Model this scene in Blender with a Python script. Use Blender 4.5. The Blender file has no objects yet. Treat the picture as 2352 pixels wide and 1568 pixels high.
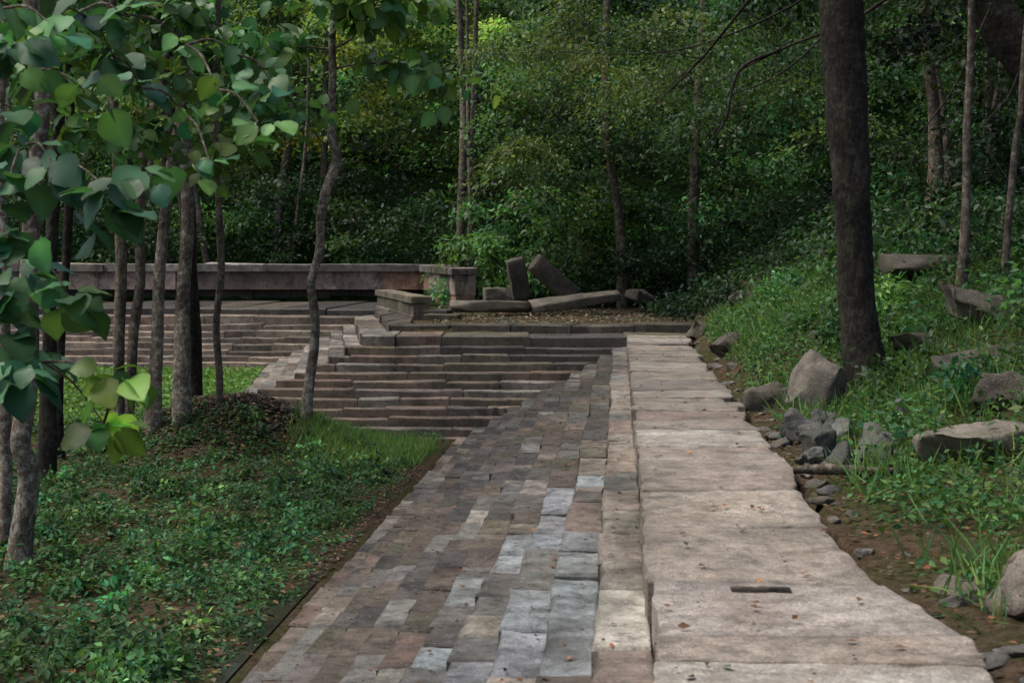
import bpy, math, numpy as np
from mathutils import Vector, Matrix, noise as mnoise
rng=np.random.default_rng(11)
S=bpy.context.scene
S.view_settings.view_transform='Standard'; S.view_settings.look='None'; S.view_settings.exposure=0

# ---------------------------------------------------------------- helpers
def U(a,b,n=None): return rng.uniform(a,b,n)
def sm(t):
    t=np.clip(t,0,1); return t*t*(3-2*t)
def link(o,parent=None):
    S.collection.objects.link(o)
    if parent: o.parent=parent
    return o
def empty(name,loc=(0,0,0)):
    e=bpy.data.objects.new(name,None); e.empty_display_size=.2
    S.collection.objects.link(e); return e
def npmesh(name,V,F,C,mat,smooth=False,parent=None):
    V=np.asarray(V,dtype=np.float32).reshape(-1,3); F=np.asarray(F,dtype=np.int32)
    me=bpy.data.meshes.new(name); k=F.shape[1]
    me.vertices.add(len(V)); me.vertices.foreach_set('co',V.ravel())
    me.loops.add(F.size); me.loops.foreach_set('vertex_index',F.ravel())
    me.polygons.add(len(F)); me.polygons.foreach_set('loop_start',np.arange(0,F.size,k,dtype=np.int32))
    me.update(calc_edges=True)
    if smooth: me.polygons.foreach_set('use_smooth',np.ones(len(F),dtype=bool))
    if C is not None:
        a=me.color_attributes.new('Col','FLOAT_COLOR','POINT')
        c=np.ones((len(V),4),dtype=np.float32); c[:,:3]=C; a.data.foreach_set('color',c.ravel())
    me.materials.append(mat)
    return link(bpy.data.objects.new(name,me),parent)
class MB:
    def __init__(s): s.v=[];s.f=[];s.c=[]
    def add(s,V,F,cols):
        o=len(s.v); s.v+= [tuple(p) for p in V]; s.f+=[tuple(i+o for i in f) for f in F]; s.c+=[tuple(c) for c in cols]
    def build(s,name,mat,parent=None,smooth=False):
        me=bpy.data.meshes.new(name); me.from_pydata(s.v,[],s.f); me.update()
        a=me.color_attributes.new('Col','FLOAT_COLOR','POINT')
        c=np.ones((len(s.v),4),dtype=np.float32); c[:,:3]=np.array(s.c); a.data.foreach_set('color',c.ravel())
        me.materials.append(mat)
        if smooth: me.polygons.foreach_set('use_smooth',np.ones(len(me.polygons),dtype=bool))
        return link(bpy.data.objects.new(name,me),parent)

# ---------------------------------------------------------------- materials
def newmat(name):
    m=bpy.data.materials.new(name); m.use_nodes=True
    nt=m.node_tree; nt.nodes.clear(); return m,nt,nt.nodes.new,nt.links.new
def nz(nt,vec,scale,detail=4,rough=.6):
    n=nt.nodes.new('ShaderNodeTexNoise'); n.inputs['Scale'].default_value=scale
    n.inputs['Detail'].default_value=detail; n.inputs['Roughness'].default_value=rough
    nt.links.new(vec,n.inputs['Vector']); return n.outputs['Fac']
def rmp(nt,fac,stops):
    r=nt.nodes.new('ShaderNodeValToRGB'); e=r.color_ramp.elements
    while len(e)<len(stops): e.new(.5)
    for el,(p,c) in zip(e,stops):
        el.position=p; el.color=(c,c,c,1) if not isinstance(c,tuple) else (*c,1)
    nt.links.new(fac,r.inputs['Fac']); return r.outputs['Color']
def mix(nt,mode,fac,a,b):
    m=nt.nodes.new('ShaderNodeMix'); m.data_type='RGBA'; m.blend_type=mode
    for s,v in ((0,fac),(6,a),(7,b)):
        if hasattr(v,'is_linked'): nt.links.new(v,m.inputs[s])
        else: m.inputs[s].default_value=v if s==0 else (*v,1)
    return m.outputs[2]
def mixfac(nt,col,k):
    m=nt.nodes.new('ShaderNodeMath'); m.operation='MULTIPLY'; nt.links.new(col,m.inputs[0]); m.inputs[1].default_value=k
    return m.outputs[0]
def stone_mat(name,moss=.5,r0=.5,r1=.85,stain=.9,tan=0.,mosscol=(.055,.058,.026),bd=.02,streak=0,lowd=.5):
    m,nt,N,L=newmat(name)
    g=N('ShaderNodeNewGeometry').outputs['Position']
    at=N('ShaderNodeAttribute'); at.attribute_name='Col'
    c=at.outputs['Color']
    big=rmp(nt,nz(nt,g,1.6,5,.65),[(.33,lowd),(.5,.95),(.68,1.2)]); c=mix(nt,'MULTIPLY',stain,c,big)
    if tan:
        t=rmp(nt,nz(nt,g,2.3,4,.6),[(.5,0.),(.66,1.)]); c=mix(nt,'MIX',mixfac(nt,t,tan),c,(.32,.235,.17))
    if streak:
        mp=N('ShaderNodeMapping'); mp.inputs['Scale'].default_value=(2.,2.,1.1); L(g,mp.inputs['Vector'])
        t=rmp(nt,nz(nt,mp.outputs[0],1.3,6,.7),[(.50,0.),(.64,1.)]); c=mix(nt,'MIX',mixfac(nt,t,streak),c,(.045,.040,.032))
    nm=nz(nt,g,7,5,.7)
    a=rmp(nt,nm,[(.3,.45),(.5,.92),(.72,1.25)])
    c=mix(nt,'MULTIPLY',stain,c,a)
    nf=nz(nt,g,65,4,.75)
    b=rmp(nt,nf,[(.3,.5),(.7,1.4)])
    c=mix(nt,'MULTIPLY',.85,c,b)
    d=rmp(nt,nz(nt,g,22,4,.65),[(.42,.0),(.62,1.)])
    c=mix(nt,'MIX',mixfac(nt,d,.32),c,(.09,.076,.058))
    mo=rmp(nt,nz(nt,g,1.1,6,.65),[(.48,0.),(.64,1.)])
    c=mix(nt,'MIX',mixfac(nt,mo,moss),c,mosscol)
    lich=rmp(nt,nz(nt,g,34,2,.5),[(.66,0.),(.7,1.)])
    c=mix(nt,'MIX',mixfac(nt,lich,.3),c,(.42,.40,.35))
    bs=N('ShaderNodeBsdfPrincipled'); L(c,bs.inputs['Base Color'])
    L(rmp(nt,nm,[(.35,r0),(.65,r1)]),bs.inputs['Roughness'])
    bs.inputs['Specular IOR Level'].default_value=.4
    h=mix(nt,'ADD',1.,nf,nm)
    bp=N('ShaderNodeBump'); bp.inputs['Strength'].default_value=.75; bp.inputs['Distance'].default_value=bd
    L(h,bp.inputs['Height']); L(bp.outputs[0],bs.inputs['Normal'])
    o=N('ShaderNodeOutputMaterial'); L(bs.outputs[0],o.inputs[0]); return m
def leaf_mat(name,trans=.35,rough=.5,spec=.3,tc=(1.8,1.85,.95)):
    m,nt,N,L=newmat(name)
    at=N('ShaderNodeAttribute'); at.attribute_name='Col'
    bs=N('ShaderNodeBsdfPrincipled'); L(at.outputs['Color'],bs.inputs['Base Color'])
    bs.inputs['Roughness'].default_value=rough; bs.inputs['Specular IOR Level'].default_value=spec
    tr=N('ShaderNodeBsdfTranslucent'); c=mix(nt,'MULTIPLY',1.,at.outputs['Color'],tc); L(c,tr.inputs[0])
    mx=N('ShaderNodeMixShader'); mx.inputs[0].default_value=trans
    L(bs.outputs[0],mx.inputs[1]); L(tr.outputs[0],mx.inputs[2])
    o=N('ShaderNodeOutputMaterial'); L(mx.outputs[0],o.inputs[0]); return m
def bark_mat(name,c1,c2,c3,lich=.6):
    m,nt,N,L=newmat(name)
    g=N('ShaderNodeNewGeometry').outputs['Position']
    mp=N('ShaderNodeMapping'); mp.inputs['Scale'].default_value=(1,1,.28); L(g,mp.inputs['Vector'])
    n1=nz(nt,mp.outputs[0],32,5,.7)
    a=rmp(nt,n1,[(.3,c1),(.6,c2)])
    d=rmp(nt,nz(nt,g,14,6,.75),[(.50,0.),(.56,1.)])
    c=mix(nt,'MIX',mixfac(nt,d,lich),a,c3)
    e=rmp(nt,nz(nt,g,2.5,4,.6),[(.35,.40),(.6,1.05)]); c=mix(nt,'MULTIPLY',1.,c,e)
    mo=rmp(nt,nz(nt,g,4,4,.6),[(.55,0.),(.65,1.)]); c=mix(nt,'MIX',mixfac(nt,mo,.35),c,(.06,.065,.03))
    bs=N('ShaderNodeBsdfPrincipled'); L(c,bs.inputs['Base Color']); bs.inputs['Roughness'].default_value=.9
    bs.inputs['Specular IOR Level'].default_value=.2
    bp=N('ShaderNodeBump'); bp.inputs['Strength'].default_value=1.; bp.inputs['Distance'].default_value=.03
    L(n1,bp.inputs['Height']); L(bp.outputs[0],bs.inputs['Normal'])
    o=N('ShaderNodeOutputMaterial'); L(bs.outputs[0],o.inputs[0]); return m
def ground_mat():
    m,nt,N,L=newmat('forest_soil')
    g=N('ShaderNodeNewGeometry').outputs['Position']
    n1=nz(nt,g,14,6,.75)
    a=rmp(nt,n1,[(.3,(.025,.018,.012)),(.5,(.07,.05,.034)),(.7,(.14,.10,.07))])
    gr=rmp(nt,nz(nt,g,.9,5,.6),[(.42,0.),(.58,1.)])
    b=rmp(nt,nz(nt,g,40,3,.7),[(.3,(.015,.03,.008)),(.7,(.05,.085,.022))])
    c=mix(nt,'MIX',mixfac(nt,gr,.45),a,b)
    sx=N('ShaderNodeSeparateXYZ'); L(g,sx.inputs[0])
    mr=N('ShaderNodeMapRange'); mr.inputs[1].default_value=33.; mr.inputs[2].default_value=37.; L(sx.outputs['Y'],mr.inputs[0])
    far=rmp(nt,nz(nt,g,3,8,.8),[(.4,(.004,.008,.003)),(.6,(.016,.034,.010))])  # far ground coloured dark, painting in the gloom of the forest gaps
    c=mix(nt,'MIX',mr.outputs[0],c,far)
    bs=N('ShaderNodeBsdfDiffuse'); L(c,bs.inputs['Color'])
    bp=N('ShaderNodeBump'); bp.inputs['Strength'].default_value=1.; bp.inputs['Distance'].default_value=.04
    L(n1,bp.inputs['Height']); L(bp.outputs[0],bs.inputs['Normal'])
    o=N('ShaderNodeOutputMaterial'); L(bs.outputs[0],o.inputs[0]); return m
M_walk=stone_mat('walkway_stone',.32,.55,.9,1.,.5,(.13,.115,.085),.03,0,.48); M_step=stone_mat('step_stone',.5,.20,.6,1.,0,(.055,.050,.034),.022,0,.38); M_wall=stone_mat('wall_stone',.3,.8,.95,.9,0,(.06,.055,.035),.03,.85)
M_rock=stone_mat('rock_stone',.5,.85,.95,1.,0,(.05,.055,.025),.03)
M_leaf=leaf_mat('leaf'); M_big=leaf_mat('broad_leaf',.28,.45,.3,(1.6,1.75,.8)); M_weed=leaf_mat('weed_leaf',.25,.6,.2)
M_dead=leaf_mat('dead_leaf',.1,.8,.2)
M_barkL=bark_mat('pale_bark',(.085,.065,.045),(.24,.19,.145),(.50,.48,.42),.7)
M_barkD=bark_mat('dark_bark',(.010,.008,.007),(.04,.032,.026),(.12,.12,.10),.3)
M_barkM=bark_mat('brown_bark',(.05,.037,.027),(.16,.125,.095),(.36,.34,.29),.5)
M_ground=ground_mat()

# ---------------------------------------------------------------- terrain
def xedge(y): return .158+.075*y
def fnoise(x,y,s=1.,p=0.):
    return (np.sin(x*1.3*s+1.7*np.sin(y*.9*s+p)+p)+np.sin(y*1.7*s+1.3*np.sin(x*1.1*s+2*p)+2.1)+.5*np.sin(x*3.1*s+y*2.3*s+p)+.5*np.sin(x*2.2*s-y*3.7*s+p*3))/3.
def terr(x,y):
    x=np.asarray(x,float);y=np.asarray(y,float)
    d1=xedge(y)-x
    xc=-2.75-.128*(y-26); yf=33.4+.06*(-3.7-x)
    d=np.minimum(d1,np.maximum(26-y,np.minimum(xc-x,yf-y)))
    fl=-1.5+.38*sm((y-19)/6)*sm((-x-1.5)/4)
    r=np.hypot((x+4.1)/1.35,(y-21.7)/1.0); fl=fl+.62*np.exp(-r**2)
    r=np.hypot((x+4.9)/2.2,(y-20.6)/2.0); fl=fl+.17*np.exp(-r**2)
    fl=fl+(.045*fnoise(x,y,1.)+.025*fnoise(x,y,2.7,1.))*sm((d-3.1)/1.2)*1.6+.25*np.maximum(0,-x-16)
    dd=(-fl-.2)/.47+.12
    under=-.55-.47*np.maximum(d,0)
    t=sm((d-(dd-.27))/.2)
    inside=under*(1-t)+fl*t
    e=x-(xedge(y)+1.12)
    e0=.85-.8*sm((y-15)/3.5)
    a=.22+.5*sm((y-9)/6)
    ee=np.maximum(e-e0,0)
    bank=a*3.2*(1-np.exp(-ee/3.2))*(1-.7*sm((y-25)/4)*sm((5.5-x)/2.5))+.25*np.maximum(0,x-12)
    out=-.05+bank+.17*sm((y-26.8)/.6)
    out=out-.06*np.exp(-((e-.12)/.2)**2)*(y<26)
    wallz=.88*sm((y-38.95)/.3)*sm((-2.2-x)/.5)+.88*sm((y-35)/8)*(1-sm((-2.2-x)/.5))
    out=out+wallz*(1-sm((x-5)/4))+.42*np.maximum(0,np.minimum(y,110)-47)
    out=out+(.03*fnoise(x,y,1.9,2.)+.02*fnoise(x,y,4.5,.7))*(1+2*sm((e-.8)/1.))
    ins_w=(e<.0)&(d<=0)&(y<26.4)
    out=np.where(ins_w,-.36,out)
    ledge=(y>=26)&(d<=0)&(d>-1.1)&(x<3.4)
    out=np.where(ledge,-.2,out)
    out=np.where((x<-3.0)&(y>34)&(y<38.8)&(d<=0),-.1,out)
    return np.where(d>0,inside,out)
def axis(lo,hi,st,far):
    core=np.arange(lo,hi,st); k=np.array([1,2.5,5,9,15,25,45,90,180,far])
    return np.concatenate([lo-k[::-1],core,hi+k])
X=axis(-14,9,.12,400); Y=axis(2,48,.14,500)
gx,gy=np.meshgrid(X,Y); gz=terr(gx,gy)
nx,ny=len(X),len(Y)
idx=np.arange(nx*ny).reshape(ny,nx)
F=np.stack([idx[:-1,:-1],idx[:-1,1:],idx[1:,1:],idx[1:,:-1]],-1).reshape(-1,4)
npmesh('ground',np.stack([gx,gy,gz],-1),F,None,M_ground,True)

# ---------------------------------------------------------------- stones
def addstone(mb,pts,zt,zb,b,col,zj=.004,sub=1,ej=.006,gap=.004,dirt=.62,din=.03):
    P=np.array(pts,float)
    ar=0.5*np.sum(P[:,0]*np.roll(P[:,1],-1)-np.roll(P[:,0],-1)*P[:,1])
    if abs(ar)<.004: return
    if ar<0: P=P[::-1]
    Q=[]
    for i in range(len(P)):
        a,c=P[i],P[(i+1)%len(P)]
        for j in range(sub):
            Q.append(a+(c-a)*(j/sub))
    Q=np.array(Q); cen=Q.mean(0)
    Q=Q+rng.normal(0,ej,Q.shape)
    dv=cen-Q; ln=np.linalg.norm(dv,axis=1,keepdims=True)+1e-6
    Q=Q+dv/ln*gap
    In=Q+dv/ln*b; I2=In+dv/ln*np.minimum(din,ln*.3)
    tl=rng.normal(0,zj,2)
    rad=np.max(ln)
    z0=zt+((In-cen)@tl)/rad*1.5+rng.normal(0,zj*.5,len(Q))
    z1=z0+.003
    n=len(Q); col=np.array(col)
    V=[(*I2[i],z1[i]) for i in range(n)]+[(*In[i],z0[i]) for i in range(n)]+[(*Q[i],min(z0[i],zt+.01)-b*.9) for i in range(n)]+[(*Q[i],zb) for i in range(n)]
    Fc=[tuple(range(n))]
    for r in range(3):
        for i in range(n):
            j=(i+1)%n
            Fc.append((r*n+i,(r+1)*n+i,(r+1)*n+j,r*n+j))
    ec=rng.uniform(dirt-.15,dirt+.25,n)
    cols=[col]*n+[col*ec[i] for i in range(n)]+[col*ec[i]*.9 for i in range(n)]+[col*.6]*n
    mb.add(V,Fc,cols)
BLUE=(.32,.335,.35);BEIGE=(.35,.30,.245);PINK=(.31,.24,.195);BROWN=(.165,.13,.102);DARK=(.080,.073,.070);OLIVE=(.155,.135,.09);LIGHT=(.46,.425,.37);GREY=(.22,.205,.188);MAUVE=(.16,.135,.125);RED=(.185,.13,.102)
def pick(pal,w,j=.12):
    w=np.array(w,float); c=np.array(pal[rng.choice(len(pal),p=w/w.sum())])
    return c*np.exp(rng.normal(0,j))*(1+rng.normal(0,.02,3))
TOP=np.array([(-.07,-3.),(2.10,26.),(-2.75,26.),(-3.7,33.4),(-24,34.6)])
BOT=np.array([(-3.03,-3.),(-.87,23.05),(-5.7,23.05),(-6.4,30.5),(-24,31.7)])
RK=11
def PK(k): return TOP+(BOT-TOP)*(k/RK)
def ZK(k): return 0. if k==0 else -(.2+.127*(k-1))
def colfn(seg,k,p):
    y=p[1]
    if seg==0:
        if y<12 and 2<=k<=5 and rng.random()<.66*(1-abs(k-2.8)/3.6): return pick([BLUE],[1],.12)
        if k<=1: return pick([BEIGE,PINK,LIGHT,BLUE,GREY],[5,3,1.2,1.6*(y<9),2+3*(y>13)])*.95
        if k<=4: return pick([BEIGE,PINK,LIGHT,GREY,BROWN,OLIVE,RED],[4,1.2,.9,4,3,1.4,.7],.17)*(1-.02*min(y,20))
        if k<=9: return pick([BROWN,DARK,GREY,OLIVE,MAUVE,RED,LIGHT],[4.5,4.,3.,1.6,4,.9,.65],.18)*.82
        return pick([BROWN,PINK,GREY,RED,BEIGE,DARK],[4,1.2,2.5,1.2,.8,1.5],.16)*.9
    if seg==1:
        c=pick([BROWN,GREY,MAUVE,OLIVE,RED,DARK],[7,1.4,1.5,1.4,1.4,.6],.12)*np.array([1.05,1,.93])
        if k<=3 and p[0]>-.5: c=pick([DARK,OLIVE,BROWN],[3,3,1])*.8
        return c*(1.35 if k>5 else 1.15)
    if seg==2: return pick([GREY,BEIGE,BROWN,LIGHT],[3,3,2,.6])
    return pick([PINK,BROWN,GREY,BEIGE],[4,3,1,2.],.12)*1.0*np.array([1.04,1,.95])
steps=MB()
for k in range(0,RK+1):
    outer=PK(k-1) if k>0 else np.array([(3.3,0),(3.4,27.),(-2.35,27.2),(-3.3,34.0),(-24,35.2)])
    inner=PK(k)
    for seg in range(4):
        if k==0 and seg==0: continue
        a0,a1=outer[seg],outer[seg+1]; b0,b1=inner[seg],inner[seg+1]
        if k==0 and seg==1: b0=np.array([3.4,26.])
        dr=(b1-b0)/np.linalg.norm(b1-b0)
        sa0,sa1=a0@dr,a1@dr; sb0,sb1=b0@dr,b1@dr
        s=min(sa0,sb0); e=max(sa1,sb1)
        def pt(p0,p1,s0,s1,q): 
            t=np.clip((q-s0)/(s1-s0),0,1); return p0+(p1-p0)*t
        nrm=np.array([-dr[1],dr[0]])
        while s<e:
            L=U(.36,.85) if seg==0 else U(.6,2.2)
            if seg==0 and k<=3: L=U(.45,1.2)
            if seg==2: L=U(.35,.8)
            if k==0: L=U(.8,1.8)
            s2=min(s+L,e+.001)
            if e-s2<.15: s2=e+.001
            def wv(q): return nrm*(.03*math.sin(q*1.1+k*.8)+.018*math.sin(q*2.9+k*2.)) if seg in(1,3) else nrm*.014*math.sin(q*1.3+k)
            jf=rng.normal(0,.009)
            A=pt(a0,a1,sa0,sa1,s);B=pt(a0,a1,sa0,sa1,s2);C=pt(b0,b1,sb0,sb1,s2)+wv(s2)+nrm*jf;D=pt(b0,b1,sb0,sb1,s)+wv(s)+nrm*jf
            zt=ZK(k)+rng.normal(0,.005)+(.018*math.sin(s*.9+k) if seg in (1,3) else 0)
            addstone(steps,[A,B,C,D],zt,zt-.36,.014 if seg==0 else .022,colfn(seg,k,D),zj=.005,sub=4,ej=.005 if seg==0 else .007,gap=.001,dirt=.66 if seg==0 else .88,din=.03)
            s=s2
o2=np.array([(4.6,27.55),(-1.95,27.65),(-2.75,38.8),(-24,38.85)]); i2=np.array([(4.6,27.0),(-2.35,27.2),(-3.3,34.0),(-24,35.2)])
for seg in range(3):
    n=max(3,int(np.linalg.norm(i2[seg+1]-i2[seg])/1.1))
    for i in range(n):
        t0,t1=i/n,(i+1)/n
        f=lambda P,t:P[seg]+(P[seg+1]-P[seg])*t
        addstone(steps,[f(o2,t0),f(o2,t1),f(i2,t1),f(i2,t0)],.15+rng.normal(0,.012),-.2,.03,pick([BROWN,OLIVE,DARK],[3,1,2])*.7,sub=4,ej=.018)
steps.build('stone_pond_steps',M_step)

walk=MB()
y=-3.; sk=0.
while y<26:
    L=float(rng.choice([U(.3,.5),U(.7,1.1),U(1.1,1.5)],p=[.25,.5,.25]))
    y2=min(y+L,26.)
    if 26-y2<.3: y2=26.
    def wd(q): return 1.06+.05*math.sin(q*1.3)+.03*math.sin(q*3.1+1)+.16*float(sm((7.2-q)/1.5))
    jj=rng.normal(0,.04); sk2=rng.normal(0,.03); lo=rng.normal(0,.010)
    P=[(xedge(y)+lo,y),(xedge(y)+wd(y)+jj,y+sk),(xedge(y2)+wd(y2)+jj,y2+sk2),(xedge(y2)+lo,y2)]
    sk=sk2
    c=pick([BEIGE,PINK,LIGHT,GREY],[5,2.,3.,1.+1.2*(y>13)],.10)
    c=(c*.65+np.array((.41,.355,.295))*.35)*(1.14 if y<12 else .82)  # slab colour carries open light near, canopy shade and moss farther off
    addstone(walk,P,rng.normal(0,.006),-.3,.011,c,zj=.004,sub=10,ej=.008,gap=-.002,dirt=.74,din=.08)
    y=y2
addstone(walk,[(1.02,6.62),(1.30,6.60),(1.30,6.64),(1.02,6.66)],.018,-.02,.004,(.02,.017,.014),zj=.001,sub=3,ej=.003)  # raised dark strip, painting the shade inside a groove in the slab
walk.build('stone_walkway',M_walk)

# ---------------------------------------------------------------- retaining wall
def course(mb,p0,p1,off,thick,zt,zb,l0,l1,pal,w,mul=1,b=.02,ej=.006,zj=.004):
    p0=np.array(p0,float);p1=np.array(p1,float);L=np.linalg.norm(p1-p0);d=(p1-p0)/L;n=np.array([-d[1],d[0]])
    s=0
    while s<L:
        s2=min(s+U(l0,l1),L)
        if L-s2<.3: s2=L
        o=off+rng.normal(0,.012)
        a=p0+d*s+n*o;bb=p0+d*s2+n*o
        addstone(mb,[a,bb,bb+n*thick,a+n*thick],zt+rng.normal(0,zj),zb,b,pick(pal,w)*mul,sub=4,ej=ej,zj=zj)
        s=s2
wall=MB()
W0,W1,W2=(-24,38.9),(-2.45,38.9),(-1.35,34.0)
ORANGE=(.30,.17,.105)
course(wall,W0,W1,.10,.6,.47,-.1,.9,1.6,[DARK,BROWN],[2,1],.5)  # recessed base course, its shade under the ledge painted as dark stone
course(wall,W0,W1,-.06,.6,.96,.475,1.2,2.3,[ORANGE,BROWN,PINK,GREY],[4,2,2,2],2.4,ej=.012)
course(wall,W0,W1,-.16,.75,1.17,.965,1.4,2.8,[LIGHT,GREY,BEIGE],[2,3,1],1.1,ej=.015,zj=.012)
course(wall,W1,W2,.02,.45,.47,-.1,.8,1.3,[DARK,ORANGE,BROWN],[1,2,1],1.4)
course(wall,W1,W2,.0,.5,.96,.475,1.1,1.7,[ORANGE,BEIGE,BROWN],[3,3,1],1.6)
course(wall,W1,W2,-.08,.65,1.14,.965,1.,1.9,[GREY,BROWN,OLIVE],[3,2,1],1.1,ej=.015,zj=.01)
wall.build('stone_retaining_wall',M_wall)
par=MB()
A,B=(-3.25,34.4),(-2.02,29.3)
course(par,A,B,0,.34,.46,.0,1.2,2.2,[OLIVE,BROWN],[3,1],1.)
course(par,A,B,-.05,.44,.60,.465,1.5,2.6,[OLIVE,BROWN],[4,1],1.3)
course(par,A,B,-.04,.42,.22,.0,1.5,2.6,[OLIVE,BROWN,GREY],[3,1,1],1.)
course(par,(-1.95,29.35),(-1.35,29.2),.0,.5,.33,.0,.6,.7,[DARK,OLIVE],[1,1],.8)
course(par,(-1.8,28.95),(-1.1,28.85),.0,.5,.25,.0,.6,.7,[DARK,OLIVE],[1,1],.8)
par.build('carved_stone_balustrade',M_rock)

# ---------------------------------------------------------------- rocks and fallen slabs
def rock(name,c,dims,rot=(0,0,0),kind='slab',col=GREY,mul=1.,parent=None,mat=M_rock):
    n=11
    g=np.linspace(-1,1,n); V=[];ids={};Fc=[]
    def vid(p):
        key=tuple(np.round(p,4))
        if key not in ids: ids[key]=len(V); V.append(p)
        return ids[key]
    for ax in range(3):
        for sg in (-1,1):
            for i in range(n-1):
                for j in range(n-1):
                    q=[]
                    for (a,b) in ((i,j),(i+1,j),(i+1,j+1),(i,j+1)):
                        p=np.zeros(3); p[ax]=sg; p[(ax+1)%3]=g[a]; p[(ax+2)%3]=g[b]; q.append(vid(p))
                    Fc.append(q if sg>0 else q[::-1])
    V=np.array(V)
    sph=V/np.linalg.norm(V,axis=1,keepdims=True)
    k={'slab':.05,'rock':.45}[kind]
    V=V*(1-k)+sph*k*1.15
    if kind=='rock':
        for _ in range(10):
            nn=rng.normal(0,1,3); nn/=np.linalg.norm(nn); h=U(.58,.9)
            dd=V@nn-h; V=V-np.outer(np.maximum(dd,0),nn)
    else:
        for _ in range(6):
            nn=rng.choice([-1,1],3)*U(.3,1,3); nn/=np.linalg.norm(nn); h=U(1.0,1.45)
            dd=V@nn-h; V=V-np.outer(np.maximum(dd,0),nn)
    V=V*np.array(dims)/2
    off=U(0,50,3); amp=min(dims)*(.11 if kind=='rock' else .07)
    for i in range(len(V)):
        p=Vector(V[i]*3.2/max(dims)+off); V[i]+=np.array(mnoise.noise_vector(p))*amp+np.array(mnoise.noise_vector(p*3.5))*amp*.6
    R=np.array(Matrix.Rotation(rot[2],3,'Z')@Matrix.Rotation(rot[1],3,'Y')@Matrix.Rotation(rot[0],3,'X'))
    V=V@R.T+np.array(c)
    C=np.tile(np.array(col)*mul*(1+rng.normal(0,.08)),(len(V),1))
    return npmesh(name,V,np.array(Fc),C,mat,False,parent)
r=math.radians
BR=(.16,.138,.11)
rock('fallen_stone_slab',(-.48,31,.33),(1.75,.5,.25),(0,r(1),r(3)),col=BR,mul=1.1)
rock('fallen_stone_slab',(1.37,31.2,.43),(2.0,.5,.22),(r(10),r(-7),r(8)),col=BR,mul=1.1)
rock('fallen_stone_slab',(.14,32.6,.88),(.42,.22,1.0),(r(12),r(-14),r(15)),col=BR,mul=.9)
rock('fallen_stone_slab',(.98,32.7,.86),(.45,.3,1.35),(r(14),r(-50),r(5)),col=BR,mul=1.)
rock('fallen_stone_slab',(-.33,32.2,.55),(.6,.4,.3),(0,0,r(10)),col=BR)
rock('fallen_stone_slab',(-.1,33.4,.45),(.8,.5,.3),(0,r(5),r(-20)),col=BR,mul=.8)
rock('boulder',(3.0,33,.45),(.8,.5,.4),(0,0,1),'rock',BR,.7)
rock('boulder',(4.1,25.3,.55),(.9,.6,.5),(0,.2,1),'rock',BR,.5)
rock('boulder',(3.4,25.8,.12),(.5,.5,.4),(0,.2,1),'rock',BR,.8)
rock('boulder',(3.25,20.5,.12),(.8,.8,.45),(0,.2,.5),'rock',BR,.6)
rock('boulder',(3.6,18.6,.26),(.9,.6,.38),(0,.2,1.5),'rock',BR,.5)
rock('fallen_stone_slab',(5.5,17.6,1.40),(1.8,.6,.24),(0,0,.1),col=BR,mul=.6)
rock('boulder',(4.85,14.6,.97),(1.05,.7,.48),(.1,.15,-.3),'rock',BR,1.)
rock('boulder',(4.2,14.4,.62),(.85,.5,.22),(0,.1,.2),'rock',BR,.7)
rock('boulder',(4.35,12.9,.58),(1.3,.35,.26),(0,r(-9),.15),'rock',BR,.6)
rock('fallen_stone_slab',(2.97,13.75,.27),(.62,.26,.68),(r(-32),r(24),r(-14)),'rock',(.17,.15,.122),1.05)
rock('boulder',(2.72,14.9,.06),(.6,.4,.40),(0,r(-18),.2),'rock',BR,.8)
rock('boulder',(3.36,10.1,.20),(.95,.55,.32),(0,.08,.1),'rock',(.30,.265,.21))
rock('boulder',(2.42,6.5,.0),(.50,.66,.50),(0,.1,.4),'rock',(.32,.27,.225))
rock('boulder',(4.05,11.6,.38),(.7,.5,.42),(0,.1,.4),'rock',BR,.6)
heap=empty('rock_pile')
for i in range(24):
    yy=U(10.5,13.0); xx=xedge(yy)+1.12+.20+abs(rng.normal(0,.32))
    s=U(.11,.29); zz=float(terr(xx,yy))+s*.2+U(0,.05)
    rock('rock_%d'%i,(xx,yy,zz),(s*1.3,s,s*.8),tuple(U(0,3,3)),'rock',(.145,.148,.14),U(.6,1.3),heap)
edge=empty('edge_rubble')
for i in range(50):
    yy=U(4.6,25); xx=xedge(yy)+1.17+abs(rng.normal(0,.10))+(.14 if yy<7 else 0)
    s=U(.05,.2); zz=float(terr(xx,yy))+s*.08
    rock('stone_%d'%i,(xx,yy,zz),(s*1.4,s,s*.5),(U(-.2,.2),U(-.2,.2),U(0,3)),'rock',BEIGE if rng.random()<.5 else GREY,U(.4,.8),edge)

# ---------------------------------------------------------------- leaves engine
T4=np.array([(0,0,0),(.27,.42,.07),(0,1,-.05),(-.27,.42,.07)]); F4=np.array([(0,1,2),(0,2,3)])
tt=np.array([0,.12,.3,.5,.7,.87,1.]); ww=np.array([.10,.34,.46,.43,.30,.14,.0])
TB=[];
for t,w in zip(tt,ww):
    zz=-.28*t*t
    y0=-.07 if t==0 else 0
    TB+=[(-w,t+y0,zz+.15*w+.025*math.sin(t*17)),(0,t,zz),(w,t+y0,zz+.15*w+.025*math.sin(t*14+1))]
TB=np.array(TB); FB=[]
for i in range(6):
    for j in range(2):
        a=i*3+j; FB+=[(a,a+1,a+4),(a,a+4,a+3)]
FB=np.array(FB)
TG=np.array([(-.022,0,0),(.022,0,0),(-.018,.5,-.03),(.018,.5,-.03),(0,1,-.22)]); FG=np.array([(0,1,3),(0,3,2),(2,3,4)])
def nrmz(v): return v/(np.linalg.norm(v,axis=1,keepdims=True)+1e-9)
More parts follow.
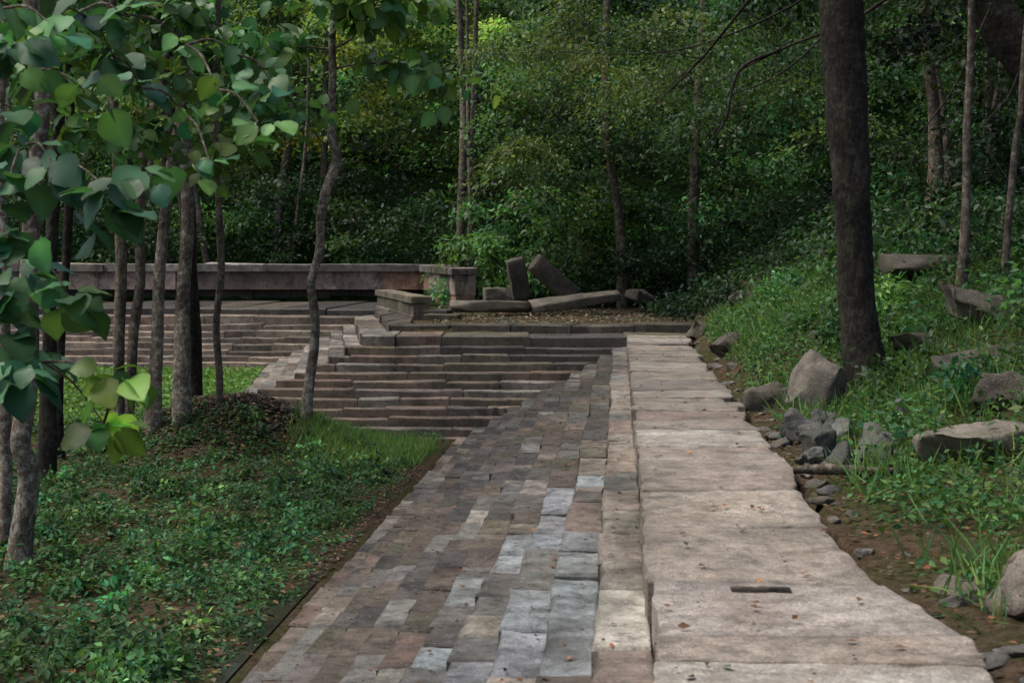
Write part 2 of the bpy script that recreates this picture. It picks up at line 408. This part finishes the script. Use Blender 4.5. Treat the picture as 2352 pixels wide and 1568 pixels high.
def leafgeo(T,Fc,pos,d,n,size,col):
    y=nrmz(d); x=nrmz(np.cross(y,n)); z=np.cross(x,y)
    V=pos[:,None,:]+size[:,None,None]*(T[None,:,0:1]*x[:,None,:]+T[None,:,1:2]*y[:,None,:]+T[None,:,2:3]*z[:,None,:])
    k=len(T); N=len(pos)
    Fq=Fc[None]+(np.arange(N)*k)[:,None,None]
    C=np.repeat(col,k,axis=0)
    if k==21:
        tint=np.ones(21); tint[1::3]=1.4; C=C*np.tile(tint,N)[:,None]
    return V.reshape(-1,3),Fq.reshape(-1,3),C
class LB:
    def __init__(s): s.V=[];s.F=[];s.C=[];s.n=0
    def add(s,g):
        V,Fq,C=g; s.V.append(V); s.F.append(Fq+s.n); s.C.append(C); s.n+=len(V)
    def build(s,name,mat,parent=None,smooth=False):
        return npmesh(name,np.concatenate(s.V),np.concatenate(s.F),np.concatenate(s.C),mat,smooth,parent)
def colors(N,base,var=.25,yel=.1):
    b=np.array(base,float)
    c=np.tile(b,(N,1)) if b.ndim==1 else b
    c=c*np.exp(rng.normal(0,var,(N,1)))
    yv=np.clip(rng.normal(0,yel,(N,1)),-.4,.6)
    return np.clip(c*(1+yv*np.array([1.6,.4,-.5])),.002,.6)
def clumps(lb,cen,rad,per,size,base,var=.22,T=T4,Fc=F4,flat=.5,droop=.35,shell=.45,yel=.12,cvar=.25,sag=0.):
    cen=np.asarray(cen,float); N=len(cen); rad=np.asarray(rad,float)
    if rad.ndim==1: rad=np.stack([rad*rng.uniform(.7,1.3,N),rad*rng.uniform(.7,1.3,N),rad*flat],-1)
    tot=N*per; ci=np.repeat(np.arange(N),per)
    u=nrmz(rng.normal(0,1,(tot,3))); rr=rng.uniform(0,1,(tot,1))**shell
    ph=np.repeat(rng.uniform(0,6.28,(N,3)),per,0)
    an=np.arctan2(u[:,1:2],u[:,0:1])
    lump=1+.30*np.sin(an*3+ph[:,0:1])+.22*np.sin(an*7+ph[:,1:2])+.2*np.sin(u[:,2:3]*6+ph[:,2:3])
    off=u*rr*rad[ci]*lump
    off[:,2]-=sag*(off[:,0]**2+off[:,1]**2)/rad[ci][:,0]
    pos=cen[ci]+off
    up=np.array([0,0,1.])
    n=nrmz(u*.35+up*.8+rng.normal(0,.45,(tot,3)))
    d=u*[.8,.8,.3]+rng.normal(0,.6,(tot,3))-up*droop
    cb=np.array(base,float)
    cc=(np.tile(cb,(N,1)) if cb.ndim==1 else cb)*np.exp(rng.normal(0,cvar,(N,1)))
    cc=cc*(1+np.clip(rng.normal(0,.14,(N,1)),-.3,.5)*np.array([1.5,.2,-.6]))
    col=colors(tot,cc[ci],var,yel)
    sz=size*rng.uniform(.6,1.3,tot)
    lb.add(leafgeo(T,Fc,pos,d,n,sz,col))
G1=(.040,.086,.030);G2=(.068,.132,.038);G3=(.018,.042,.017);GY=(.14,.205,.05)

# ---------------------------------------------------------------- trunks
def cat(P,n=7):
    P=np.array(P,float); P=np.vstack([2*P[0]-P[1],P,2*P[-1]-P[-2]]); out=[]
    for i in range(1,len(P)-2):
        for j in range(n):
            t=j/n; a,b,c,d=P[i-1:i+3]
            out.append(.5*((2*b)+(-a+c)*t+(2*a-5*b+4*c-d)*t*t+(-a+3*b-3*c+d)*t**3))
    out.append(P[-2]); return np.array(out)
def tube(lb,path,rads,ns=10,rough=.09,flare=0,n=7):
    PR=cat([(*p,q) for p,q in zip(path,rads)],n); P=PR[:,:3]; R=np.abs(PR[:,3])
    m=len(P); tn=nrmz(np.gradient(P,axis=0)); ref=np.array([.3,1.,.1]); x=nrmz(np.cross(tn,ref)); y=np.cross(tn,x)
    a=np.linspace(0,2*np.pi,ns,endpoint=False); ph=U(0,6)
    rr=R[:,None]*(1+rough*np.sin(2*a[None]+ph+P[:,2:3]*1.3)+rough*.7*np.sin(3*a[None]+P[:,2:3]*4+ph)+rng.normal(0,rough*.3,(m,ns)))
    if flare:
        h=P[:,2:3]-P[0,2]; rr=rr*(1+flare*np.exp(-h/.22)*(1+.7*np.cos(4*a[None]+ph)))
    V=P[:,None]+rr[...,None]*(np.cos(a)[None,:,None]*x[:,None]+np.sin(a)[None,:,None]*y[:,None])
    V=V.reshape(-1,3); I=np.arange(m*ns).reshape(m,ns); J=np.roll(I,-1,axis=1)
    Fa=np.stack([I[:-1],J[:-1],J[1:]],-1).reshape(-1,3); Fb=np.stack([I[:-1],J[1:],I[1:]],-1).reshape(-1,3)
    lb.add((V,np.vstack([Fa,Fb]),np.ones((len(V),3))))
def branchset(lb,base,dirs,L,r0,wob=.15):
    tips=[]
    for dv in dirs:
        dv=np.array(dv,float); dv/=np.linalg.norm(dv); p=np.array(base,float); path=[p.copy()]
        for i in range(4):
            dv=dv+rng.normal(0,wob,3); dv/=np.linalg.norm(dv); p=p+dv*L/4; path.append(p.copy())
        tube(lb,path,[r0,r0*.8,r0*.6,r0*.4,r0*.2],6,.05,n=3); tips+=path[2:]
    return tips
def tree(name,path,rads,mat,ns=10,flare=.25,nb=5,bl=1.4,leafsize=.16,per=60,base=G1,crad=.55,big=False,side=(),zlo=.72,knob=.03):
    e=empty(name); lb=LB()
    P0=cat(path,2); R0=cat([(q,0,0) for q in rads],2)[:,0]
    J=rng.normal(0,knob,(len(P0),3))*[1,1,0]; J[0]=0
    tube(lb,P0+J,R0,ns,.08,flare,n=5)
    tips=[]
    P=cat(path,6)
    for i in range(nb):
        q=P[int(len(P)*U(zlo,.99))]
        a=U(0,6.28); tips+=branchset(lb,q,[(math.cos(a),math.sin(a),U(.1,.9))],bl*U(.6,1.2),rads[-1]*.6)
    for q,dv,L in side: tips+=branchset(lb,q,[dv],L,rads[-1]*.5)
    lb.build('trunk',mat,e,True)
    if tips:
        l2=LB(); t=np.array(tips)
        if big: clumps(l2,t,np.full(len(t),crad),per,leafsize,base,T=TB,Fc=FB,flat=.6,droop=.5,shell=.6)
        else: clumps(l2,t,np.full(len(t),crad),per,leafsize,base,flat=.5)
        l2.build('foliage',M_big if big else M_leaf,e,big)
    return e
kw=dict(big=True,base=(.05,.115,.038))
tree('pale_bark_tree',[(-4.76,13.7,-1.6),(-4.70,13.7,-.6),(-4.68,13.7,.22),(-4.61,13.7,2.31),(-4.57,13.7,3.99),(-4.5,13.9,6.2)],[.13,.10,.09,.085,.08,.06],M_barkL,flare=.35,nb=4,bl=1.6,leafsize=.2,per=14,crad=.5,**kw)
tree('pale_bark_tree',[(-5.19,14.5,-1.6),(-5.17,14.5,.5),(-5.2,14.5,2.5),(-5.1,14.5,5.5)],[.07,.055,.05,.04],M_barkL,nb=3,leafsize=.2,per=12,crad=.5,**kw)
tree('dark_bark_tree',[(-6.13,18.7,-1.6),(-6.07,18.7,.86),(-5.98,18.7,3.1),(-5.95,18.7,6)],[.12,.09,.085,.06],M_barkD,nb=4,leafsize=.22,per=12,**kw)
tree('dark_bark_tree',[(-6.4,20,-1.6),(-6.28,20,1.4),(-6.2,20,3.5),(-6.25,20,6)],[.09,.065,.06,.04],M_barkD,nb=3,leafsize=.22,per=12,**kw)
tree('pale_bark_tree',[(-5.81,21,-1.6),(-5.79,21,1.4),(-5.86,21,3.3),(-5.9,21,6)],[.10,.078,.07,.05],M_barkM,nb=3,leafsize=.24,per=12,**kw)
tree('pale_bark_tree',[(-5.65,21,-1.6),(-5.6,21,-.3),(-5.50,21,1.09),(-5.44,21,2.7),(-5.2,21.1,4.4),(-5.1,21.2,6)],[.10,.075,.07,.065,.06,.04],M_barkM,nb=3,leafsize=.24,per=12,**kw)
tree('pale_bark_tree',[(-5.3,21,-1.6),(-5.23,21,.12),(-5.15,21,2.05),(-4.93,21,3.66),(-4.83,21,5.3),(-4.8,21,6.6)],[.14,.095,.09,.075,.07,.05],M_barkL,flare=.35,nb=4,leafsize=.24,per=12,**kw)
tree('pale_bark_tree',[(-4.87,21,-1.5),(-4.83,21,.76),(-4.78,21,2.7),(-4.86,21,4.3),(-4.8,21,6.5)],[.15,.11,.10,.085,.06],M_barkL,flare=.3,nb=4,leafsize=.24,per=12,**kw)
tree('dark_bark_tree',[(-5.02,22.2,-1.6),(-5.04,22.2,.72),(-5.1,22.2,2.4),(-5.4,22.4,4.4),(-5.8,22.6,6.5)],[.20,.15,.13,.10,.07],M_barkD,flare=.5,nb=4,leafsize=.22,per=12,**kw)
tree('pale_bark_tree',[(-4.44,21.3,-1.4),(-4.39,21.3,.43),(-4.37,21.3,2.06),(-4.41,21.3,3.7),(-4.4,21.3,6)],[.07,.055,.05,.045,.03],M_barkM,nb=3,leafsize=.24,per=10,**kw)
tree('slender_tree',[(-3.13,21.5,-1.5),(-3.05,21.5,.09),(-2.99,21.5,1.07),(-2.90,21.5,2.06),(-2.68,21.5,2.92),(-2.76,21.5,3.7),(-2.72,21.5,4.7),(-2.7,21.5,6)],[.095,.075,.07,.07,.075,.06,.055,.04],M_barkL,nb=2,bl=1.2,leafsize=.26,per=24,big=True,base=(.085,.17,.055),
  side=[((-2.72,21.5,4.6),(-.9,-.2,.25),1.3),((-2.72,21.5,4.6),(1,-.3,.12),1.8),((-2.74,21.5,4.9),(.9,.2,.5),1.6),((-2.74,21.5,4.3),(1,-.2,.0),1.9),((-2.74,21.5,5.1),(.3,-.9,.2),1.3)])
tree('large_dark_tree',[(3.68,14.4,-.15),(3.60,14.4,.25),(3.52,14.4,.75),(3.46,14.4,1.9),(3.39,14.4,3.0),(3.33,14.4,4.1),(3.28,14.5,5.6),(3.2,14.6,8.4)],[.27,.235,.205,.185,.195,.205,.19,.13],M_barkD,ns=22,flare=.35,nb=6,bl=2.4,leafsize=.14,per=90,base=G3,crad=.8,zlo=.8,knob=.012)
tree('young_tree',[(5.04,16,1.0),(5.1,16,2.9),(5.17,16,4.4),(5.2,16,6.5)],[.055,.048,.042,.03],M_barkM,nb=3,leafsize=.12,per=90,base=G3)
tree('young_tree',[(5.53,16,1.0),(5.65,16,2.7),(5.76,16,3.7),(5.9,16,6)],[.05,.042,.038,.03],M_barkM,nb=3,leafsize=.12,per=90,base=G3)
tree('leaning_tree',[(8.9,20,1.5),(7.9,20,3.4),(7.0,20,4.6),(6.4,20,5.5),(5.8,20,6.8)],[.42,.36,.30,.26,.2],M_barkD,ns=14,nb=6,bl=2.6,leafsize=.14,per=110,base=G3,crad=.9)

# ---------------------------------------------------------------- forest mass
forest=LB()
def scat(n,x0,x1,y0,y1,z0,z1):
    return np.stack([U(x0,x1,n),U(y0,y1,n),U(z0,z1,n)],-1)
def addz(c): c[:,2]+=np.maximum(terr(c[:,0],c[:,1]),0); return c
c=np.array([(a+U(-.5,.5),56.5+U(-1,1),b+U(-.5,.5)) for a in np.arange(-26,22,1.7) for b in np.arange(3.5,17,1.6)])
clumps(forest,c,U(1.3,1.8,len(c)),110,.42,(.028,.064,.020),cvar=.5,flat=.6)
c=addz(scat(90,-20,1,41,45,.2,2.6)); clumps(forest,c,U(.6,1.1,len(c)),220,.16,G3,cvar=.5)
c=addz(scat(260,-22,18,46,54,0,11)); clumps(forest,c,U(1.1,2.1,len(c)),260,.23,G1,cvar=.8,flat=.3,sag=.35)
c=addz(scat(46,-18,4,42.5,47,3.5,9.5)); clumps(forest,c,U(.9,1.7,len(c)),300,.19,G2,cvar=.5,flat=.3,sag=.4)
c=addz(scat(64,-12,1,43.5,47,3.5,9.5)); clumps(forest,c,U(.6,1.3,len(c)),240,.18,GY,cvar=.45,flat=.4,sag=.4)  # backlit gaps painted as brighter yellow-green leaf colour
forest.build('forest_canopy',M_leaf)
right=LB()
c=addz(scat(150,.5,15,34,43,1.2,10)); clumps(right,c,U(.9,1.7,len(c)),300,.16,(.028,.064,.023),cvar=.7,flat=.25,sag=.5)
c=addz(scat(44,-1,7,31,36,3.2,7)); clumps(right,c,U(.8,1.5,len(c)),360,.13,(.058,.10,.034),cvar=.45,flat=.22,sag=.6)
# nearer boughs arching over the landing from above
c=np.array([(-.4,29,5.7),(.6,28.5,5.6),(1.6,28,5.3),(2.4,27,4.9),(3.2,26.5,5.0),(4.2,26,4.8),(1.2,29,6.3),(2.8,28,5.9),(4.2,27.5,5.8),(5.2,26,5.3),(3.8,25,4.2),(4.9,24.5,4.4),(2.0,28,4.5),(5.6,24,3.9)])
clumps(right,c,U(.75,1.1,len(c)),420,.10,(.045,.08,.028),cvar=.3,flat=.25,sag=.55)
c=addz(scat(40,-1.6,3.0,35.,38,.2,2.8)); clumps(right,c,U(.4,.8,len(c)),240,.17,G2,cvar=.45,flat=.5,sag=.4)
c=addz(scat(50,1.2,7,33.5,37,.1,1.4)); clumps(right,c,U(.4,.9,len(c)),220,.13,G3,cvar=.4,flat=.6)
c=addz(scat(46,2.9,6,27.8,33,.0,.35)); clumps(right,c,U(.3,.6,len(c)),160,.11,G3,cvar=.4,flat=.6)  # low clumps cover the slope; dark leaf colour stands in for shadows
c=addz(scat(95,6.,14,20,32,.3,7.5)); clumps(right,c,U(.7,1.4,len(c)),270,.14,(.011,.025,.010),cvar=.6,flat=.3,sag=.4)  # deep forest shade put into a darker leaf colour
c=scat(52,5,13,15,32,6.8,9.2); clumps(right,c,U(1.1,1.8,len(c)),250,.2,G3,cvar=.3)  # canopy above the frame, added to shade the right side
c=addz(scat(50,4.5,9.,17,26,.1,.9)); clumps(right,c,U(.4,.8,len(c)),190,.11,(.025,.062,.022),cvar=.5)
right.build('hillside_forest_foliage',M_leaf)
bt=LB()
def bgt(x,y,r0,lean=0):
    z=float(terr(x,y)); tube(bt,[(x,y,z-.2),(x+lean*.3+U(-.1,.1),y,z+2),(x+lean*.6+U(-.2,.2),y,z+4.5),(x+lean,y,z+8)],[r0*1.3,r0,r0*.9,r0*.7],8)
bgt(-1.5,40,.12);bgt(-1.1,40.2,.1,.1);bgt(-1.25,39.4,.06);bgt(2.7,34.6,.12,-.4);bgt(4.4,34.5,.12,.3)
for i in range(12): bgt(U(-17,-3),U(42.5,47),U(.05,.14),U(-1.5,1.5))
for i in range(8): bgt(U(6.5,11),U(22,32),U(.05,.14),U(-.8,.8))
bt.build('forest_trunks',M_barkM,None,True)
br=LB()
for p0,p1,p2,p3 in [((3.3,14.6,4.9),(2.9,16,4.65),(2.4,18,4.0),(1.9,20,3.5)),((5.8,20,5.5),(4.8,20,4.8),(3.8,20,4.4),(2.6,20.5,3.8)),((3.8,20,4.4),(3.2,20,4.1),(3,20,3.4),(2.7,20,3.0)),((6.5,26,7),(5,26.5,6),(3,27.5,5.4),(0,28.8,5.6)),((6.5,26,7),(5.5,25,5.4),(4.6,24.8,4.6),(3.6,25,4.2))]:
    tube(br,[p0,p1,p2,p3],[.030,.022,.016,.006],6,.05)
    branchset(br,p2,[(-.5,.2,-.3),(.2,.3,.4),(-.6,-.2,.1)],.9,.01,.3)
for (a,b,c_,d) in [((5.9,17.5,4.6),(5.4,17.3,3.6),(4.9,17.1,2.9),(4.6,17,1.9)),((6.4,17.5,4.3),(6.1,17.4,3.5),(5.7,17.2,3.0),(6.0,17,2.3))]:
    tube(br,[a,b,c_,d],[.014,.012,.01,.006],5,.05)
br.build('bare_branches',M_barkD,None,True)

# ---------------------------------------------------------------- foreground broad-leaf branches
fg=empty('broad_leaf_tree'); lb=LB(); lv=LB()
tube(lb,[(-3.6,6.8,-1.6),(-3.5,6.9,1),(-3.4,7,3),(-3.2,7.2,5)],[.12,.1,.08,.05],10)
CL=[(-2.26,2.69),(-2.39,2.48),(-2.13,2.76),(-2.07,2.35),(-1.83,2.39),(-2.39,2.11),(-2.48,1.92),(-1.98,1.88),(-1.77,1.94),(-2.11,1.75),(-2.43,1.66),(-2.33,1.51),(-2.18,1.36),(-2.42,1.34),(-2.46,1.15),(-2.31,1.04),(-2.43,.98),(-1.98,.92),(-1.9,.95),(-2.46,2.29),(-2.26,2.01),(-2.01,.74),(-2.48,2.61),(-1.96,2.54),(-2.5,2.78),(-1.9,2.75),(-2.5,1.45),
 (-1.49,2.03),(-1.25,2.22),(-1.16,2.38),(-1.45,2.38),(-1.6,2.25),(-1.6,2.6),(-1.35,2.55)]
CLA=np.array(CL)
for i,(cx,cz) in enumerate(CL):
    small=i>=27
    dep=7+rng.normal(0,.45)
    c=np.array([cx*dep/7,dep,1.6+(cz-1.6)*dep/7])
    cand=CLA[(CLA[:,0]<cx-.08)]
    if len(cand):
        q=cand[np.argmin(np.hypot(cand[:,0]-cx,(cand[:,1]-cz-.08)*1.3))]; st=np.array([q[0],7.,q[1]])
    else: st=np.array([-3.45,7.,cz+.3])
    mid=(st+c)/2+np.array([0,0,.05])
    tube(lb,[st,mid,c],[.008,.006,.004],5,.03,n=4)
    n=int(U(7,11)) if not small else 7; a=U(0,6.28,n)
    d=np.stack([np.cos(a),np.sin(a)*.8,rng.normal(-.5,.4,n)],-1)
    pos=c+rng.normal(0,.04,(n,3))+d*.04
    nn=np.array([0,-.45,1.])+rng.normal(0,.45,(n,3))
    low=cz<1.0 and cx>-2.3
    base=(.11,.21,.045) if low else ((.06,.14,.045) if rng.random()<.35 else (.034,.092,.042))
    lv.add(leafgeo(TB,FB,pos,d,nn,U(.07,.13,n) if small else U(.10,.205,n),colors(n,base,.4,.14)))
lb.build('trunk',M_barkM,fg,True); lv.build('foliage',M_big,fg,True)
ml=LB()
c=np.array([(-4.6,17,4.9),(-4.0,17.5,4.5),(-3.4,18,4.2),(-3.9,17,3.6),(-3.2,17.5,3.4),(-2.9,18,3.3),(-4.9,17,4.0),(-5.4,17,4.6),(-3.7,17,5.1),(-2.9,18,4.9),(-5.7,17,3.6),(-3.5,17,2.7),(-4.4,17,3.0),(-5.2,17,3.0),(-4.6,17.4,3.8)])
clumps(ml,c,U(.45,.75,len(c)),66,.18,(.06,.13,.042),T=TB,Fc=FB,flat=.5,droop=.5,shell=.6)
ml.build('hanging_foliage',M_big,None,True)

# ---------------------------------------------------------------- ground cover
gc=LB()
N=190000
x=U(-9,0.,N); y=U(7.5,23.5,N)
dsd=np.minimum(xedge(y)-x,26-y)
dens=sm((fnoise(x,y,1.6,.5)+fnoise(x,y,4.1,2.)*.8+.62)/1.1)
md=np.exp(-(np.hypot((x+4.0)/1.25,(y-21.9)/.9))**2)
keep=(dsd>2.90+(.13+.12*fnoise(x,y,3.,1.)))&(x>-.42*y-.5)&(rng.random(N)<np.clip(dens,.08,1))&(rng.random(N)>md*1.3)
x,y=x[keep],y[keep]; n=len(x)
z=terr(x,y)
hump=.03+.28*sm((fnoise(x,y,2.3,1.3)+.2))*sm((fnoise(x,y,6.,.3)+.6))
z=z+U(0,1,n)*hump
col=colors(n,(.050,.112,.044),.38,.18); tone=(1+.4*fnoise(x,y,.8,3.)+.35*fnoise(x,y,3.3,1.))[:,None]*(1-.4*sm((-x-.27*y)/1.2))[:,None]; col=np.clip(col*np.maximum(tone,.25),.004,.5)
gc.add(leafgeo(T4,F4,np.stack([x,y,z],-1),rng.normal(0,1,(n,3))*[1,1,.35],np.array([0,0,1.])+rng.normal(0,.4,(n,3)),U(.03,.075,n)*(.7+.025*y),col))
N=40000; x=U(-13,-5.0,N); y=U(22.5,31.5,N); k=(terr(x,y)>-1.45)&(terr(x,y)<-.9); x,y=x[k],y[k]; n=len(x)
gc.add(leafgeo(T4,F4,np.stack([x,y,terr(x,y)+U(0,.1,n)],-1),rng.normal(0,1,(n,3))*[1,1,.5],np.array([0,0,1.])+rng.normal(0,.4,(n,3)),U(.06,.12,n),colors(n,(.10,.19,.045),.25,.15)))
c=[]
for i in range(260):
    yy=U(9,21); xx=U(-.4*yy,xedge(yy)-3.3); c.append((xx,yy,float(terr(xx,yy))+.12))
clumps(gc,np.array(c),U(.08,.28,len(c)),46,.08,(.050,.12,.042),flat=.8,cvar=.5)
gc.build('ground_cover_weeds',M_weed)
gr=LB()
N=9000; x=rng.normal(-2.0,.75,N); y=rng.normal(21.2,.7,N); k=(np.minimum(xedge(y)-x,26-y)>3.0)&(x>-3.3); x,y=x[k],y[k]; n=len(x)
gr.add(leafgeo(TG,FG,np.stack([x,y,terr(x,y)],-1),np.array([0,0,1.])+rng.normal(0,.4,(n,3)),rng.normal(0,1,(n,3))*[1,1,.1],U(.07,.26,n)*1.1,colors(n,(.14,.24,.065),.25,.15)))
gr.build('tall_grass',M_weed)
bk=LB()
N=100000; y=U(5,27,N); e=U(.12,5,N); x=xedge(y)+1.12+e
dens=np.clip(.35+.9*fnoise(x,y,1.7,.3)+.5*sm((y-13)/5)+.3*(e>.7),.0,1)*sm((e-.1)/.4)
k=(rng.random(N)<dens)&(x<.45*y+.5); x,y,e=x[k],y[k],e[k]; n=len(x)
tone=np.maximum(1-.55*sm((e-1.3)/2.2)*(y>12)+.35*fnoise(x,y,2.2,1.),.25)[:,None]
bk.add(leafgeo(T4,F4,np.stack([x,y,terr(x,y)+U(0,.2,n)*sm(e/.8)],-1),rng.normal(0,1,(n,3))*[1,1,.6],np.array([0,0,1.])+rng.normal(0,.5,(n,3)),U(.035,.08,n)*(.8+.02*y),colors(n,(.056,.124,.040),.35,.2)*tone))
bk.build('bank_weeds',M_weed)
bg=LB()
N=50000; y=U(5,27,N); e=U(.25,3.6,N); x=xedge(y)+1.12+e
k=(rng.random(N)<np.clip(.4+.9*fnoise(x,y,1.1,1.3),.03,1)*sm((e-.1)/.5)); x,y,e=x[k],y[k],e[k]; n=len(x)
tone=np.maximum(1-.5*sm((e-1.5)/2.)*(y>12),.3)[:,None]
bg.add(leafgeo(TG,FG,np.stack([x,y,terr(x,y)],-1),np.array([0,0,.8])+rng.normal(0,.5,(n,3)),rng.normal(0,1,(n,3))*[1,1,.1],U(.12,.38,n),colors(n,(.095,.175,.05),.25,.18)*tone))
bg.build('bank_grass',M_weed)
sh=LB(); c=[]
for i in range(120):
    yy=U(10,26); xx=xedge(yy)+1.12+U(1.0,4.5); c.append((xx,yy,float(terr(xx,yy))+U(.05,.35)))
clumps(sh,np.array(c),U(.2,.45,len(c)),110,.09,(.036,.088,.030),flat=.8,cvar=.5)
sh.build('bank_shrubs',M_leaf)
dl=LB()
def litter(x,y,z,s0=.03,s1=.07,base=(.11,.06,.035)):
    n=len(x); dl.add(leafgeo(T4,F4,np.stack([x,y,z],-1),rng.normal(0,1,(n,3))*[1,1,.12],np.array([0,0,1.])+rng.normal(0,.25,(n,3)),U(s0,s1,n),colors(n,base,.4,.2)))
n=9000; x=rng.normal(-4.0,.8,n); y=rng.normal(21.8,.7,n); k=terr(x,y)>-1.36; x,y=x[k],y[k]; litter(x,y,terr(x,y)+.015,.05,.1,(.105,.08,.062))
n=4500; y=U(8,21,n); x=U(-8,0,n); k=(xedge(y)-x>3.0); x,y=x[k],y[k]; litter(x,y,terr(x,y)+U(.02,.1,len(x)),.04,.08,(.14,.09,.055))
n=6000; x=U(-1.6,4.5,n); y=U(27.7,36,n); litter(x,y,terr(x,y)+.02,.05,.1,(.13,.105,.08))
n=3500; y=U(5,26,n); x=xedge(y)+1.1+U(.05,1.6,n); litter(x,y,terr(x,y)+.03,.03,.06)
n=200; y=U(5,26,n); x=xedge(y)+U(.03,1.0,n); litter(x,y,np.full(n,.02),.03,.065,(.14,.075,.04))
n=600; kk=rng.integers(1,12,n); y=U(5,22,n); x=xedge(y)-(kk-U(.15,.9,n))*.269; z=np.array([ZK(int(q)) for q in kk])+.015; litter(x,y,z,.025,.055,(.12,.06,.035))
n=2500; y=U(7,20,n); x=xedge(y)-2.92-abs(rng.normal(0,.16,n)); k=(y<9.6)|(y>13.2); litter(x[k],y[k],terr(x[k],y[k])+.03,.03,.06,(.08,.055,.04))
dl.build('fallen_leaves',M_dead)
lg=LB(); tube(lg,[(2.0,10.1,.03),(2.25,10.0,.05),(2.5,9.95,.04),(2.78,9.85,.06)],[.03,.045,.04,.02],9,.2); lg.build('dead_log',M_barkM,None,True)
m,nt,N_,L_=newmat('water'); bs=N_('ShaderNodeBsdfPrincipled'); bs.inputs['Base Color'].default_value=(.03,.028,.022,1); bs.inputs['Roughness'].default_value=.06
o=N_('ShaderNodeOutputMaterial'); L_(bs.outputs[0],o.inputs[0])
pv=[];n=40
for i in range(n+1):
    yy=9.6+i*.09; w=(.13+.07*math.sin(i*.7)+.04*math.sin(i*1.9))*math.sin(math.pi*(i+.5)/(n+1))**.4
    pv+=[(xedge(yy)-2.955,yy,-1.483),(xedge(yy)-2.99-max(w,.01),yy,-1.483)]
npmesh('puddle',np.array(pv),np.array([(2*i,2*i+2,2*i+3,2*i+1) for i in range(n)]),None,m)

# ---------------------------------------------------------------- light, sky, camera
w=bpy.data.worlds.new('World'); S.world=w; w.use_nodes=True; nt=w.node_tree
sk=nt.nodes.new('ShaderNodeTexSky'); sk.sky_type='NISHITA'; sk.sun_disc=False
el,az=math.radians(62),math.radians(262)
sk.sun_elevation=el; sk.sun_rotation=az; sk.dust_density=4.; sk.ozone_density=1.
bgn=nt.nodes['Background']; bgn.inputs['Strength'].default_value=.15; nt.links.new(sk.outputs[0],bgn.inputs['Color'])
sd=bpy.data.lights.new('sun','SUN'); sd.energy=3.7; sd.angle=math.radians(35); sd.color=(1,.955,.88)
so=bpy.data.objects.new('sun',sd); S.collection.objects.link(so)
dirv=Vector((math.sin(az)*math.cos(el),math.cos(az)*math.cos(el),math.sin(el)))
so.rotation_euler=dirv.to_track_quat('Z','Y').to_euler()
cd=bpy.data.cameras.new('camera'); cd.lens=50; cd.sensor_width=36; cd.shift_y=-.091; cd.clip_end=2000
cd.dof.use_dof=True; cd.dof.focus_distance=21; cd.dof.aperture_fstop=5.6
co=bpy.data.objects.new('camera',cd); co.location=(0,0,1.6); co.rotation_euler=(math.radians(90),0,0)
S.collection.objects.link(co); S.camera=co
